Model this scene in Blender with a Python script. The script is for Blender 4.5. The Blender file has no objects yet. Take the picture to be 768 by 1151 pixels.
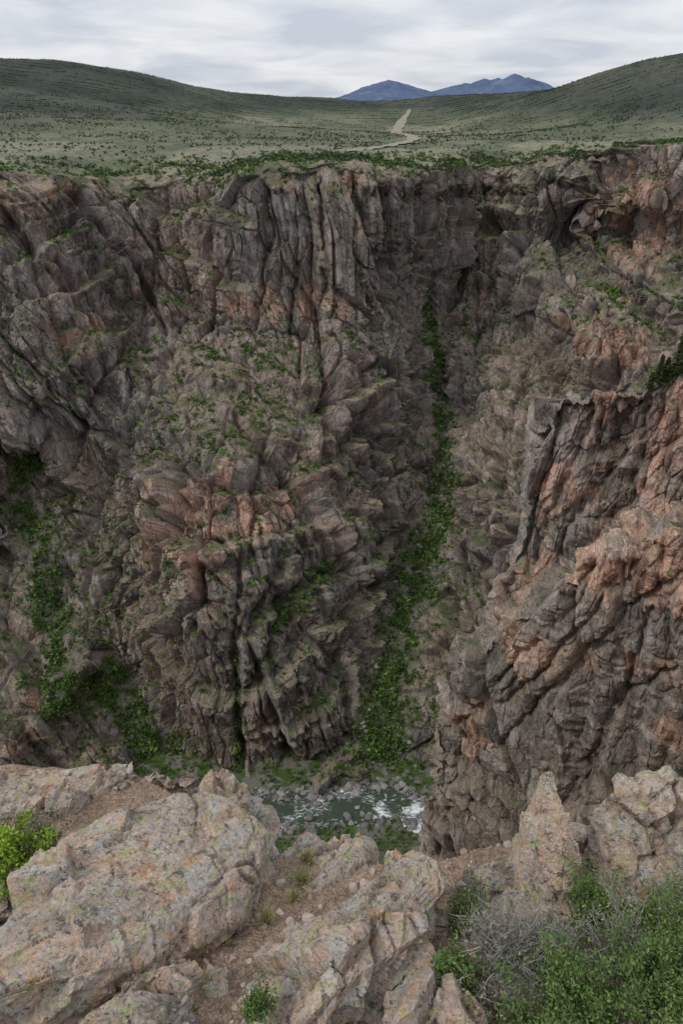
import bpy, bmesh, math, numpy as np, time
T0=time.time()
rng=np.random.default_rng(11)
scene=bpy.context.scene
PITCH=math.radians(30.8); CP,SP=math.cos(PITCH),math.sin(PITCH); FL=767.0
# ---- camera helpers: image pixel coordinates + a distance or a level -> world position
def ray(px,py):
    a=(px-384)/FL; b=(575.5-py)/FL
    return a, CP+b*SP, -SP+b*CP
def px_at_y(px,py,y):
    a,ry,rz=ray(px,py); t=y/ry; return (a*t,y,rz*t)
def px_at_z(px,py,z):
    a,ry,rz=ray(px,py); t=z/rz; return (a*t,ry*t,z)
# ---------------- numpy noise
def _h(x,y,z,s):
    n=x*np.uint32(374761393)+y*np.uint32(668265263)+z*np.uint32(2246822519)+np.uint32((s*3266489917)&0xffffffff)
    n=(n^(n>>np.uint32(13)))*np.uint32(1274126177)
    n=(n^(n>>np.uint32(16)))*np.uint32(2654435761)
    n=n^(n>>np.uint32(15))
    return n.astype(np.float32)*np.float32(1/4294967296.0)
def _split(p):
    pf=np.floor(p); f=(p-pf).astype(np.float32)
    i=(pf.astype(np.int64)&0xffffffff).astype(np.uint32)
    return i,f
def vn(p,seed=0):
    i,f=_split(p); u=f*f*f*(f*(f*6-15)+10)
    one=np.uint32(1); x,y,z=i[:,0],i[:,1],i[:,2]; x1,y1,z1=x+one,y+one,z+one
    ux,uy,uz=u[:,0],u[:,1],u[:,2]
    def L(a,b,t): return a+(b-a)*t
    a=L(L(_h(x,y,z,seed),_h(x1,y,z,seed),ux),L(_h(x,y1,z,seed),_h(x1,y1,z,seed),ux),uy)
    b=L(L(_h(x,y,z1,seed),_h(x1,y,z1,seed),ux),L(_h(x,y1,z1,seed),_h(x1,y1,z1,seed),ux),uy)
    return L(a,b,uz)*2-1
def fbm(p,seed=0,o=4,g=.5):
    r=0;a=1;s=0
    for k in range(o):
        r=r+a*vn(p*(2.03**k)+k*17.3,seed+k); s+=a; a*=g
    return r/s
def facet(q,seed):
    i,f=_split(q); N=len(q)
    b1=np.full(N,9,np.float32); b2=np.full(N,9,np.float32); idr=np.zeros(N,np.float32); tl=np.zeros(N,np.float32)
    for ox in (-1,0,1):
        for oy in (-1,0,1):
            for oz in (-1,0,1):
                cx=i[:,0]+np.uint32(ox&0xffffffff); cy=i[:,1]+np.uint32(oy&0xffffffff); cz=i[:,2]+np.uint32(oz&0xffffffff)
                h1=_h(cx,cy,cz,seed);h2=_h(cx,cy,cz,seed+1);h3=_h(cx,cy,cz,seed+2)
                dx=ox+h1-f[:,0];dy=oy+h2-f[:,1];dz=oz+h3-f[:,2]
                d=dx*dx+dy*dy+dz*dz
                m=d<b1
                b2=np.where(m,b1,np.minimum(b2,d)); b1=np.where(m,d,b1)
                hid=(h1*7.13+h2*3.7+h3*5.1)%1
                t=dx*(h2*2-1)+dy*(h3*2-1)+dz*(h1*2-1)
                idr=np.where(m,hid,idr); tl=np.where(m,t,tl)
    return np.sqrt(b1),np.sqrt(b2),idr,tl
def blocks(q,seed,A,T,w):
    # continuous jointed blocks: every block rises from its joints to its own height and tilt
    f1,f2,i,t=facet(q,seed); e=f2-f1; r=np.clip(e/w,0,1)
    return r*(A*(.25+.75*i)+T*t)-A*.5, i, e
def sm(a,b,x):
    t=np.clip((x-a)/(b-a),0,1); return t*t*(3-2*t)
class RBF:
    def __init__(s,P,v,c,scale=(1,1),lam=0):
        s.sc=np.array(scale); s.P=np.array(P,float)*s.sc; s.c=c; v=np.array(v,float); n=len(v)
        d=np.sqrt(((s.P[:,None]-s.P[None])**2).sum(-1)+c*c)+lam*np.eye(n)
        Q=np.c_[np.ones(n),s.P]
        A=np.zeros((n+3,n+3)); A[:n,:n]=d; A[:n,n:]=Q; A[n:,:n]=Q.T
        s.w=np.linalg.lstsq(A,np.r_[v,0,0,0],rcond=None)[0]
    def __call__(s,X):
        X=X*s.sc; out=np.empty(len(X))
        for k in range(0,len(X),100000):
            x=X[k:k+100000]
            d=np.sqrt((x[:,0:1]-s.P[None,:,0])**2+(x[:,1:2]-s.P[None,:,1])**2+s.c**2)
            out[k:k+100000]=d@s.w[:-3]+s.w[-3]+x@s.w[-2:]
        return out
def grid_normals(P):
    du=np.gradient(P,axis=1); dv=np.gradient(P,axis=0)
    n=np.cross(du,dv); n/=np.linalg.norm(n,axis=2,keepdims=True)+1e-9
    return n
# ---------------- mesh helpers
def add_obj(name,me,mat=None,parent=None):
    o=bpy.data.objects.new(name,me); scene.collection.objects.link(o)
    if mat: me.materials.append(mat)
    if parent: o.parent=parent
    return o
def set_col(me,col):
    a=me.color_attributes.new("Col",'FLOAT_COLOR','POINT')
    c=np.ones((len(me.vertices),4),np.float32); c[:,:3]=np.clip(col,0,1); a.data.foreach_set("color",c.ravel())
def raw_mesh(name,V,faces,k,col=None,smooth=False):
    me=bpy.data.meshes.new(name); V=np.asarray(V,np.float32); faces=np.asarray(faces,np.int32)
    me.vertices.add(len(V)); me.vertices.foreach_set("co",V.ravel())
    nf=len(faces); me.loops.add(nf*k); me.polygons.add(nf)
    me.polygons.foreach_set("loop_start",np.arange(0,nf*k,k,dtype=np.int32))
    me.loops.foreach_set("vertex_index",faces.ravel())
    me.update(calc_edges=True)
    me.polygons.foreach_set("use_smooth",np.full(nf,smooth))
    if col is not None: set_col(me,col)
    return me
def grid_mesh(name,P,col=None,smooth=False):
    nv,nu=P.shape[:2]; idx=np.arange(nv*nu).reshape(nv,nu)
    F=np.stack([idx[:-1,:-1],idx[:-1,1:],idx[1:,1:],idx[1:,:-1]],-1).reshape(-1,4)
    return raw_mesh(name,P.reshape(-1,3),F,4,None if col is None else col.reshape(-1,3),smooth)
def randdir(n):
    v=rng.normal(size=(n,3)); return v/np.linalg.norm(v,axis=1,keepdims=True)
def clump_mesh(name,C,R,nt,base,var=.35,size=.42,flat=.8):
    n=len(C); C=np.repeat(C,nt,0); Rr=np.repeat(R,nt)
    d=randdir(n*nt)*(rng.random((n*nt,1))**.45); d[:,2]*=flat
    c=C+d*Rr[:,None]; c[:,2]+=Rr*.45
    a=randdir(n*nt); b=np.cross(a,randdir(n*nt)); b/=np.linalg.norm(b,axis=1,keepdims=True)+1e-6
    s=(Rr*size*(.6+.8*rng.random(n*nt)))[:,None]
    V=np.stack([c+a*s,c-a*s*.6+b*s*.8,c-a*s*.5-b*s*.8],1).reshape(-1,3)
    br=np.repeat(1+var*(rng.random(n)*2-1),nt)*(1+var*.7*(rng.random(n*nt)*2-1))
    hue=np.repeat(rng.random(n),nt)[:,None]
    col=(np.array(base[0])*(1-hue)+np.array(base[1])*hue)*br[:,None]
    return raw_mesh(name,V,np.arange(len(V)).reshape(-1,3),3,np.repeat(col,3,0))
def scatter_rocks(name,C,R,colA,colB,mat,squash=.7):
    bm=bmesh.new(); bmesh.ops.create_icosphere(bm,subdivisions=2,radius=1); 
    v=np.array([x.co[:] for x in bm.verts]); f=np.array([[x.index for x in q.verts] for q in bm.faces]); bm.free()
    n=len(C); nv=len(v); V=np.empty((n,nv,3))
    for k in range(n):
        p=v.copy()
        for j in range(9):
            dd=randdir(1)[0]; lim=.45+.4*rng.random(); e=p@dd-lim; m=e>0; p[m]-=e[m,None]*dd
        p*=np.array([1,.6+.5*rng.random(),squash*(.6+.6*rng.random())]); a=rng.random()*6.28
        ca,sa=math.cos(a),math.sin(a); p=np.c_[p[:,0]*ca-p[:,1]*sa,p[:,0]*sa+p[:,1]*ca,p[:,2]]
        V[k]=p*R[k]+C[k]
    F=(f[None]+(np.arange(n)*nv)[:,None,None]).reshape(-1,3)
    h=rng.random((n,1,1)); col=(np.array(colA)*(1-h)+np.array(colB)*h)*np.ones((1,nv,1))
    return add_obj(name,raw_mesh(name,V.reshape(-1,3),F,3,col.reshape(-1,3)),mat)
# ---------------- materials
class NT:
    def __init__(s,name):
        s.m=bpy.data.materials.new(name); s.m.use_nodes=True; s.t=s.m.node_tree; s.t.nodes.clear()
        s.out=s.n('ShaderNodeOutputMaterial'); s.b=s.n('ShaderNodeBsdfPrincipled'); s.l(s.b.outputs[0],s.out.inputs[0])
    def n(s,t,**k):
        x=s.t.nodes.new(t)
        for a,b in k.items(): setattr(x,a,b)
        return x
    def l(s,a,b): s.t.links.new(a,b)
    def attr(s): 
        x=s.n('ShaderNodeAttribute'); x.attribute_name="Col"; return x.outputs['Color']
    def pos(s,scale=(1,1,1),rot=(0,0,0)):
        g=s.n('ShaderNodeNewGeometry'); m=s.n('ShaderNodeMapping'); m.inputs['Scale'].default_value=scale; m.inputs['Rotation'].default_value=rot
        s.l(g.outputs['Position'],m.inputs[0]); return m.outputs[0]
    def noise(s,v,sc,det=6,rough=.6,dist=0):
        x=s.n('ShaderNodeTexNoise'); x.inputs['Scale'].default_value=sc; x.inputs['Detail'].default_value=det; x.inputs['Roughness'].default_value=rough; x.inputs['Distortion'].default_value=dist
        s.l(v,x.inputs['Vector']); return x.outputs['Fac']
    def vor(s,v,sc,feature='F1',out='Distance'):
        x=s.n('ShaderNodeTexVoronoi',feature=feature); x.inputs['Scale'].default_value=sc; s.l(v,x.inputs['Vector']); return x.outputs[out]
    def ramp(s,f,stops):
        x=s.n('ShaderNodeValToRGB'); e=x.color_ramp.elements
        while len(e)<len(stops): e.new(.5)
        for i,(p,c) in enumerate(stops):
            e[i].position=p; e[i].color=(c,c,c,1) if isinstance(c,(int,float)) else (*c,1)
        s.l(f,x.inputs[0]); return x.outputs[0]
    def mix(s,f,a,b,bt='MIX'):
        x=s.n('ShaderNodeMix',data_type='RGBA',blend_type=bt)
        for v,i in ((f,0),(a,6),(b,7)):
            if isinstance(v,(int,float)): x.inputs[i].default_value=v
            elif isinstance(v,tuple): x.inputs[i].default_value=(*v,1)
            else: s.l(v,x.inputs[i])
        return x.outputs[2]
    def math(s,op,a,b=0):
        x=s.n('ShaderNodeMath',operation=op)
        for v,i in ((a,0),(b,1)):
            if isinstance(v,(int,float)): x.inputs[i].default_value=v
            else: s.l(v,x.inputs[i])
        return x.outputs[0]
    def bump(s,h,dist,st=1,prev=None):
        x=s.n('ShaderNodeBump'); x.inputs['Strength'].default_value=st; x.inputs['Distance'].default_value=dist
        s.l(h,x.inputs['Height'])
        if prev is not None: s.l(prev,x.inputs['Normal'])
        return x.outputs[0]
    def fin(s,col,rough=.9,normal=None,spec=.2):
        if isinstance(col,tuple): s.b.inputs['Base Color'].default_value=(*col,1)
        else: s.l(col,s.b.inputs['Base Color'])
        if isinstance(rough,(int,float)): s.b.inputs['Roughness'].default_value=rough
        else: s.l(rough,s.b.inputs['Roughness'])
        s.b.inputs['Specular IOR Level'].default_value=spec
        if normal is not None: s.l(normal,s.b.inputs['Normal'])
        return s.m
def cliff_mat(name,k,rot=(0.1,0.15,0),zs=.25):
    m=NT(name); v=m.pos(); vt=m.pos((1,1,zs),rot)
    n1=m.noise(vt,.16*k,5,.68,.3); n2=m.noise(v,.9*k,4,.7)
    e1=m.vor(vt,.11*k,'DISTANCE_TO_EDGE'); e2=m.vor(vt,.34*k,'DISTANCE_TO_EDGE')
    c=m.mix(1,m.attr(),m.ramp(n1,[(.3,.68),(.5,1.),(.7,1.3)]),'MULTIPLY')
    c=m.mix(1,c,m.ramp(n2,[(.28,.68),(.5,1.),(.72,1.32)]),'MULTIPLY')
    c=m.mix(1,c,m.ramp(e1,[(0,.42),(.035,1)]),'MULTIPLY'); c=m.mix(1,c,m.ramp(e2,[(0,.62),(.06,1)]),'MULTIPLY')
    b=m.bump(n1,2.8/k,.8); b=m.bump(n2,.6/k,.7,b)
    return m.fin(c,.92,b,.15)
MAT_CLIFF=cliff_mat("canyon_rock",1.0); MAT_SPUR=cliff_mat("spur_rock",2.2,(.2,.5,0),.35)
m=NT("foliage"); MAT_FOL=m.fin(m.attr(),.7,None,.2)
m=NT("plateau_ground"); v=m.pos(); n=m.noise(v,.25,5,.7); n_=m.noise(v,.035,5,.7)
c=m.mix(1,m.attr(),m.ramp(n,[(.3,.65),(.5,1),(.7,1.4)]),'MULTIPLY'); MAT_PLAT=m.fin(m.mix(1,c,m.ramp(n_,[(.3,.6),(.5,1),(.7,1.35)]),'MULTIPLY'),.95,None,.1)
m=NT("scree"); v=m.pos(); n=m.noise(v,3,4); MAT_SCREE=m.fin(m.mix(1,m.attr(),m.ramp(n,[(.3,.6),(.7,1.3)]),'MULTIPLY'),.9,m.bump(n,.15,.8))

# ================= FAR CANYON WALL + PLATEAU =================
rim=[(-260,192,740),(-150,192,760),(0,189,775),(60,197,795),(120,200,860),(170,200,885),(215,200,855),(245,200,808),(270,188,795),(300,182,790),(370,180,785),(440,187,798),(490,191,845),(525,192,990),(560,188,1015),(620,176,970),(665,176,965),(697,168,855),(768,160,820),(900,152,800),(1050,150,780)]
pts=[(0,260,762),(60,260,775),(60,310,745),(100,290,790),(140,345,795),(50,350,710),(0,350,700),(60,420,668),(0,450,650),(20,495,660),(100,400,703),
(150,380,765),(200,382,768),(250,383,762),(330,385,758),(400,388,768),(455,388,830),(180,280,845),(185,340,805),(180,240,860),(250,280,780),(330,280,771),(360,300,770),(400,280,778),(440,280,800),(465,280,840),
(45,505,710),(15,560,662),(40,615,622),(70,680,575),(110,750,528),(150,800,492),(190,845,466),
(0,620,632),(0,700,535),(60,800,452),(0,780,468),(0,850,418),(90,860,438),(-120,700,500),(-120,500,620),(-150,300,740),(-150,850,400),
(110,520,665),(130,450,700),(110,600,618),(150,600,598),(180,560,600),(225,520,606),(230,600,552),(280,620,550),(330,600,572),(380,600,605),(420,620,622),(450,560,685),
(140,690,558),(200,700,500),(280,700,502),(350,700,526),(400,700,552),(250,800,460),(330,800,464),(380,800,480),(200,790,475),(230,850,450),(300,862,446),(360,865,446),(415,870,446),
(200,410,728),(300,420,716),(380,430,726),(250,475,645),(330,485,655),(400,485,702),(440,485,755),(455,430,800),
(483,350,940),(487,450,840),(482,550,735),(455,650,628),(435,720,560),(420,800,490),(415,860,450),(507,450,840),(503,550,735),(482,650,630),(460,720,560),(452,800,490),(450,860,450),
(490,300,910),(520,300,990),(527,240,1000),(560,300,950),(560,220,990),(600,300,900),(640,250,930),(600,220,950),(668,250,955),(645,300,900),(688,300,832),(697,230,845),(740,300,800),(740,220,812),(860,250,780),
(600,350,862),(640,335,815),(700,330,792),(768,325,770),(640,354,765),(700,352,712),(768,347,684),(640,380,750),(700,400,693),(768,400,664),(600,420,768),(640,450,708),(560,450,758),(530,450,805),
(540,550,655),(580,550,622),(518,650,595),(570,650,556),(498,720,535),(540,720,508),(478,800,482),(478,860,448),(600,800,445),(768,600,540),(768,800,415),(900,500,580),(900,800,390)]
CR=np.array([px_at_y(*p) for p in rim]); CPT=np.array([px_at_y(*p) for p in pts+rim])
D=RBF(CPT[:,[0,2]],CPT[:,1],4,(1,1),-2)
NX,NZ=1450,800
X=np.linspace(-560,600,NX)
def zrim(x):
    z=np.interp(x,CR[:,0],CR[:,2])
    return z+6*fbm(np.c_[x/55,x*0,x*0],91,4)
zr=zrim(X); ZB=-572.
def hit(px,py):
    a,ry,rz=ray(px,py); ys=np.arange(380,1150,1.5); t_=ys/ry
    f=ys-D(np.c_[a*t_,rz*t_]); k=np.argmax(f>0)
    return (a*t_[k],ys[k],rz*t_[k])
tt=np.linspace(0,1,NZ)[:,None]; Z=ZB+(zr[None]-ZB)*tt; XX=np.broadcast_to(X,Z.shape)
Y=D(np.c_[XX.ravel(),Z.ravel()]).reshape(Z.shape)
KZ,KX=.45,.7
Z1=np.empty_like(Z)
for j in range(NX):
    s=np.r_[0,np.cumsum(np.hypot(np.diff(Z[:,j]),KZ*np.diff(Y[:,j])))]; Z1[:,j]=np.interp(np.linspace(0,s[-1],NZ),s,Z[:,j])
Y=D(np.c_[XX.ravel(),Z1.ravel()]).reshape(Z.shape)
X2=np.empty_like(Z);Z2=np.empty_like(Z)
for j in range(NZ):
    s=np.r_[0,np.cumsum(np.sqrt(np.diff(X)**2+(KX*np.diff(Y[j]))**2+(.3*np.diff(Z1[j]))**2))]; g=np.linspace(0,s[-1],NX)
    X2[j]=np.interp(g,s,X); Z2[j]=np.interp(g,s,Z1[j])
Z2[-1]=zrim(X2[-1])
Y=D(np.c_[X2.ravel(),Z2.ravel()]).reshape(Z.shape)
# weathered, rounded-back shoulder just below the rim
sh=np.clip((np.arange(NZ)-(NZ-20))/19.,0,1)[:,None]; shw=6+14*np.clip(fbm(np.c_[X2[-1]/35,X2[-1]*0,X2[-1]*0],97,3)*1.5+.5,0,1)
Y=Y+sh**2*shw[None]
wall=np.stack([X2,Y,Z2],-1); XT=X2[-1]; zr=Z2[-1]
hp=[(0,65,3000),(-300,50,3000),(100,78,3200),(200,92,3500),(300,108,4200),(400,121,5500),(768,65,2600),(1000,50,2600),(700,76,2800),(640,96,3300),(590,112,4200),(560,120,6000),
(0,165,1150),(-200,165,1150),(150,166,1150),(300,166,1180),(450,165,1250),(600,162,1250),(768,152,1250),(450,140,2800),(400,141,2700),(450,126,8000),(500,141,2700),(300,150,1900),(600,145,2000),(150,140,1900),(0,130,1900),(200,125,2500),(768,115,1900),(680,125,2200),(60,100,2500)]
HP=[px_at_y(*p) for p in hp]+[(-1200,9000,60),(1200,9000,60),(0,9000,-60),(0,14000,-60),(-4000,9000,150),(5000,9000,150),(-8000,30000,0),(0,30000,-90),(8000,30000,0),(-3000,5000,190),(3000,5000,190)]
HP=np.array(HP); H=RBF(HP[:,:2],HP[:,2],150)
NP=260; st=1.5*1.0275**np.arange(NP); off=np.cumsum(st)
yr=Y[-1]; PY=yr[None]+off[:,None]; PX=XT[None]*(1+off[:,None]/750)
ysm=np.convolve(np.pad(yr,40,'edge'),np.ones(81)/81,'valid')
PY=PY+(ysm-yr)[None]*sm(0,200,off)[:,None]
hz=H(np.c_[PX.ravel(),PY.ravel()]).reshape(PX.shape)
q=np.c_[PX.ravel(),PY.ravel(),PX.ravel()*0]
hz+=((fbm(q/520,5,3,.4)*30)*sm(200,2500,q[:,1]-850)+fbm(q/40,9,4)*3*(1-sm(1100,1900,q[:,1]))).reshape(hz.shape)
bl=sm(0,220,off)[:,None]
PZ=zr[None]*(1-bl)+hz*bl+(vn(q/14,3)*1.5).reshape(hz.shape)*(sm(0,15,off)*(1-sm(200,700,off)))[:,None]
base=np.concatenate([wall,np.stack([PX,PY,PZ],-1)],0)
Nn=grid_normals(base); Nn*=np.sign(-(Nn[:NZ,:,1].mean()))
NB=45
w=np.ones(base.shape[:2]); w[NZ:]=(1-sm(0,40,off))[:,None]
rr_=sm(NZ-60,NZ-4,np.arange(base.shape[0]))[:,None]
w*=(1-.4*rr_)
Nh=Nn.copy(); Nh[NZ-20:NZ]=Nn[NZ-21:NZ-20]; Nh[...,2]*=(1-rr_)
Nh[NZ:,:,0]=Nh[NZ-1:NZ,:,0]; Nh[NZ:,:,1]=Nh[NZ-1:NZ,:,1]; Nh[NZ:,:,2]=0
B=base.reshape(-1,3); nW=(NZ+NB)*NX
Bw=B[:nW].astype(np.float64); Bn=Nh.reshape(-1,3)[:nW]; bz=np.abs(Nn.reshape(-1,3)[:nW,2])
def polymask(Pts,rad,Q,cols=(0,2)):
    Pt=np.array(Pts)[:,cols]; Q=Q[:,cols]; best=np.full(len(Q),1e9)
    for k in range(len(Pt)-1):
        a,b=Pt[k],Pt[k+1]; ab=b-a; t_=np.clip(((Q-a)@ab)/(ab@ab),0,1); r=rad[k]+(rad[k+1]-rad[k])*t_
        best=np.minimum(best,np.linalg.norm(Q-(a+t_[:,None]*ab),axis=1)/r)
    return best
g1=[px_at_y(*p) for p in [(483,345,945),(495,450,840),(492,550,735),(470,650,629),(448,720,560),(434,800,490),(430,870,450)]]
g2=[px_at_y(*p) for p in [(45,500,712),(15,560,662),(40,615,622),(70,680,575),(110,750,528),(150,800,492),(190,850,466)]]
warp=fbm(Bw/22,21,4); warpf=fbm(Bw/7,23,3)
G1=polymask(g1,[9,10,12,17,22,30,40],Bw)+warp*1.0+warpf*.5
G2=polymask(g2,[15,13,11,11,12,16,24],Bw)+warp*1.1+warpf*.5
G3=np.minimum(polymask([hit(380,630),hit(350,655),hit(318,705)],[6,9,5],Bw),polymask([hit(265,740),hit(268,860)],[3,5],Bw))+warp*.9
gul=np.clip(1.5-np.minimum(G1,G2),0,1)
wx=fbm(Bw/100,31,2)*9; wy=fbm(Bw/80,41,2)*8
wq=Bw+np.c_[fbm(Bw/18,51,3)*6,wy*0,fbm(Bw/25,52,3)*6]
slots=[([(362,200),(360,300),(366,400),(372,480)],4,18),([(247,225),(245,300),(240,375)],3.5,13),([(60,225),(100,290),(130,340),(160,380)],9,18),([(425,190),(440,260),(430,330),(455,385)],4,13),
([(300,200),(305,270),(285,370)],3,10),([(490,300),(470,390),(400,470),(392,560)],4,12),([(525,197),(523,260),(515,330),(500,345)],6,22),([(222,560),(225,640),(218,710)],3,13),
([(270,460),(330,540),(395,640)],4,12),([(140,390),(100,470),(60,560)],4,14),([(185,405),(130,500),(85,600)],4,14),([(200,520),(140,600),(110,680)],4,14),([(270,630),(262,740),(268,850)],4,13),
([(345,640),(310,710),(275,800)],5,15),([(0,365),(50,440),(95,480)],3.5,11),([(20,260),(60,360),(110,440)],3.5,11),([(560,200),(545,300),(530,400)],4,13),([(670,195),(655,240),(640,320)],7,20),
([(600,200),(590,280),(575,340)],3,10),([(705,190),(690,300)],3,10),([(740,185),(735,310)],3,9),([(620,370),(580,450),(545,560),(520,680)],3,11),([(590,360),(555,450),(525,540)],3,11),([(650,360),(610,440),(575,560)],3,11),([(600,440),(565,560),(535,700)],3,11),([(560,480),(520,600),(500,720)],3,10),
([(0,620),(50,720),(95,830)],4,13),([(0,560),(60,650)],3,10),([(170,730),(200,830)],4,11),([(330,720),(345,850)],3,10),([(390,680),(395,800)],3,10),([(180,215),(175,300),(155,375)],4,11),([(330,215),(335,300),(325,385)],2.5,8),([(400,200),(395,300),(405,385)],2.5,8),([(210,250),(205,370)],2.5,8),([(470,420),(440,520),(425,640)],3.5,12),([(300,480),(290,560),(300,650)],2.5,7)]
SD=np.zeros(nW); SM=np.zeros(nW)
for ps_,r_,A_ in slots:
    m_=polymask([hit(*p) for p in ps_],[r_]*len(ps_),wq); SD-=A_*np.exp(-m_**1.3); SM=np.maximum(SM,np.exp(-m_**1.5))
lean=.06+.5*sm(120,-460,Bw[:,0])
q=np.c_[Bw[:,0]+lean*(Bw[:,2]+300)+wx,Bw[:,1]+wy,Bw[:,2]*.24]
a0,i0,e0=blocks(q/85,90,26,24,.14)
a1,i1,e1=blocks((q+7)/36,100,13,13,.10)
a2,i2,e2=blocks((q*np.array([1,1,1.5])+3)/15,110,5,5.5,.10)
q3=np.c_[Bw[:,0]+lean*(Bw[:,2]+300)+wx*.6,Bw[:,1],Bw[:,2]*.5]
a3,i3,e3=blocks(q3/6.5,120,1.9,2,.12)
q5=np.c_[Bw[:,0]+lean*(Bw[:,2]+300)+wx*.8,Bw[:,1],Bw[:,2]*.12]
a5,i5,e5=blocks(q5/5.,140,1.8,1.2,.2)
def terr(h,A,seed,sc):
    s=Bw[:,2]/h+fbm(Bw/sc,seed,3)*1.2; f=s-np.floor(s); f=np.where(f<.85,f/.85,(1-f)/.15)
    return A*(f-.5)*sm(-.25,.25,vn(Bw/sc*1.3,seed+5))
bn=1-.6*sm(.62,.85,bz)
upc=.35+.65*sm(-330,-230,Bw[:,2])
d=(a0+a1+a2+a3+a5*upc+fbm(Bw/3.2,130,3)*.45+terr(52,16,170,190)+terr(21,4.5,181,110)+fbm(Bw/22,160,3)*.6)*bn+SD
att=(1-.85*gul)
P=B.copy(); P[:nW]+=Bn*((d*att)*w.reshape(-1)[:nW])[:,None]
PG=P.reshape(base.shape)
N2=grid_normals(PG); N2*=np.sign(N2[NZ+60:,:,2].mean()); up=N2.reshape(-1,3)[:,2]
upw=up[:nW]
col=np.empty((len(P),3))
def L3(a,b,t): return np.array(a)*(1-t[:,None])+np.array(b)*t[:,None]
def rockcol(Pw,i1,i2,i3,e2,e3,red,seed,tone=None):
    n=fbm(Pw/90,seed,4)*.5+.5; n=np.clip((n-.3)*2.2,0,1)
    c=L3((.175,.158,.145),(.255,.195,.163),n)
    r=red+fbm(Pw*np.array([1,1,.8])/30,seed+9,5,.65)*1.2+(i2-.5)*.35
    r=sm(0,.6,r)*.85
    c=c*(1-r[:,None])+np.array((.42,.26,.195))*r[:,None]
    c*=(.80+.18*i3+.22*i2+.3*(i1-.5))[:,None]
    stk=fbm(np.c_[Pw[:,0]/9,Pw[:,1]/9,Pw[:,2]/90],seed+20,5,.6); s=sm(.0,.3,stk)*.5; c*=(1-s)[:,None]
    stk=fbm(np.c_[Pw[:,0]/11+Pw[:,2]/60,Pw[:,1]/9,Pw[:,2]/40],seed+25,4); s=sm(.1,.35,stk)*.45
    c=c*(1-s[:,None])+np.array((.34,.32,.30))*s[:,None]
    vein=np.abs(fbm(np.c_[Pw[:,0]/75+Pw[:,2]/60,Pw[:,1]/90,Pw[:,2]/38-Pw[:,0]/60],seed+30,5,.55))
    s=(1-sm(.006,.026,vein))*sm(-.15,.15,fbm(Pw/60,seed+36,2))*.7; c=c*(1-s[:,None])+np.array((.49,.36,.30))*s[:,None]
    return c
def blobs(Pw,L):
    r=np.zeros(len(Pw))
    for (p,rad,a) in L:
        c=np.array(p); r=np.maximum(r,a*np.exp(-(((Pw-c)/rad)**2).sum(1)))
    return r
red=blobs(Bw,[(hit(220,590),(60,60,45),1.35),(hit(170,640),(35,60,40),1.2),(hit(310,570),(40,60,25),1.3),(hit(680,380),(60,80,22),1.4),(hit(730,250),(60,80,60),1.2),(hit(310,350),(90,60,30),.85),(hit(90,370),(60,70,35),.8),(hit(30,220),(70,70,22),.85),(hit(350,210),(120,60,14),.75),(hit(40,800),(40,60,30),.7)])-.45
cw=rockcol(Bw,i1,i2,i3,e2,e3,red,200)
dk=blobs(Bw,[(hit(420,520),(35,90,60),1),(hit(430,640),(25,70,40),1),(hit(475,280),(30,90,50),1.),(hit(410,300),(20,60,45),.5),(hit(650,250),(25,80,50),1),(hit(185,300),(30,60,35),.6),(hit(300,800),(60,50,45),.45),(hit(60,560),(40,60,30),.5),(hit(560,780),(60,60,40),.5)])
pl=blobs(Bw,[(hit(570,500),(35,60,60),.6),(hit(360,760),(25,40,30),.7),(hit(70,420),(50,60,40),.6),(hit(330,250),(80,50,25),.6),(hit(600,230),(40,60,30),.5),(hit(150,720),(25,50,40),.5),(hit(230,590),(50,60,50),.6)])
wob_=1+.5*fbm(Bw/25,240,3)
cw*=(1-.42*np.clip(dk*wob_,0,1)+.30*np.clip(pl*wob_,0,1))[:,None]  # regional rock tones; also paints shade on gully-side faces, light on buttresses
veg=sm(.5,.8,upw+.25*fbm(Bw/9,77,3))*.8
dirt=L3((.09,.105,.045),(.235,.19,.135),sm(-.3,.3,fbm(Bw/18,78,4)))
cw=cw*(1-veg[:,None])+dirt*veg[:,None]
gmin=np.minimum(np.minimum(G1,G2),G3)
gg=np.clip((1.15-gmin)*2,0,1)
gc=L3((.045,.065,.022),(.15,.135,.11),sm(-.25,.35,fbm(Bw/9,79,4)))
cw=cw*(1-gg[:,None])+gc*gg[:,None]
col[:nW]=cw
PPl=P[NZ*NX:]; nn=np.clip(fbm(PPl*np.array([1,1,0])/160,300,5)*1.3+.5,0,1); n2=np.clip(fbm(PPl*np.array([1,1,0])/30,310,5,.65)*1.8+.5,0,1)
ff=sm(1200,2200,PPl[:,1]); n2=n2*(1-ff)+ff*np.clip(fbm(PPl*np.array([1,1,0])/260,315,3,.5)*1.5+.5,0,1)
n3=sm(.05,.35,fbm(PPl*np.array([1,.5,0])/260,330,4,.5))
pc=L3((.055,.07,.04),(.14,.145,.095),nn*.4+n2*.45); pc=pc*(1-n3[:,None]*.6)+np.array((.21,.195,.14))*n3[:,None]*.6
hill=sm(-50,0,PPl[:,2]); pc=pc*(1-hill[:,None])+L3((.026,.035,.026),(.062,.070,.053),n2*.75+nn*.25)*hill[:,None]
hz_=sm(2500,12000,PPl[:,1])*.6; pc=pc*(1-hz_[:,None])+np.array((.08,.105,.115))*hz_[:,None]  # air haze painted into the ground colour, stronger with distance
wpl=np.repeat(sm(0,12,off),NX)[:,None]
k=NB*NX; pc[:k]=col[NZ*NX:nW]*(1-wpl[:k])+pc[:k]*wpl[:k]
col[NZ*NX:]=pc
cg=col.reshape(PG.shape); K=NZ+5
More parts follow.
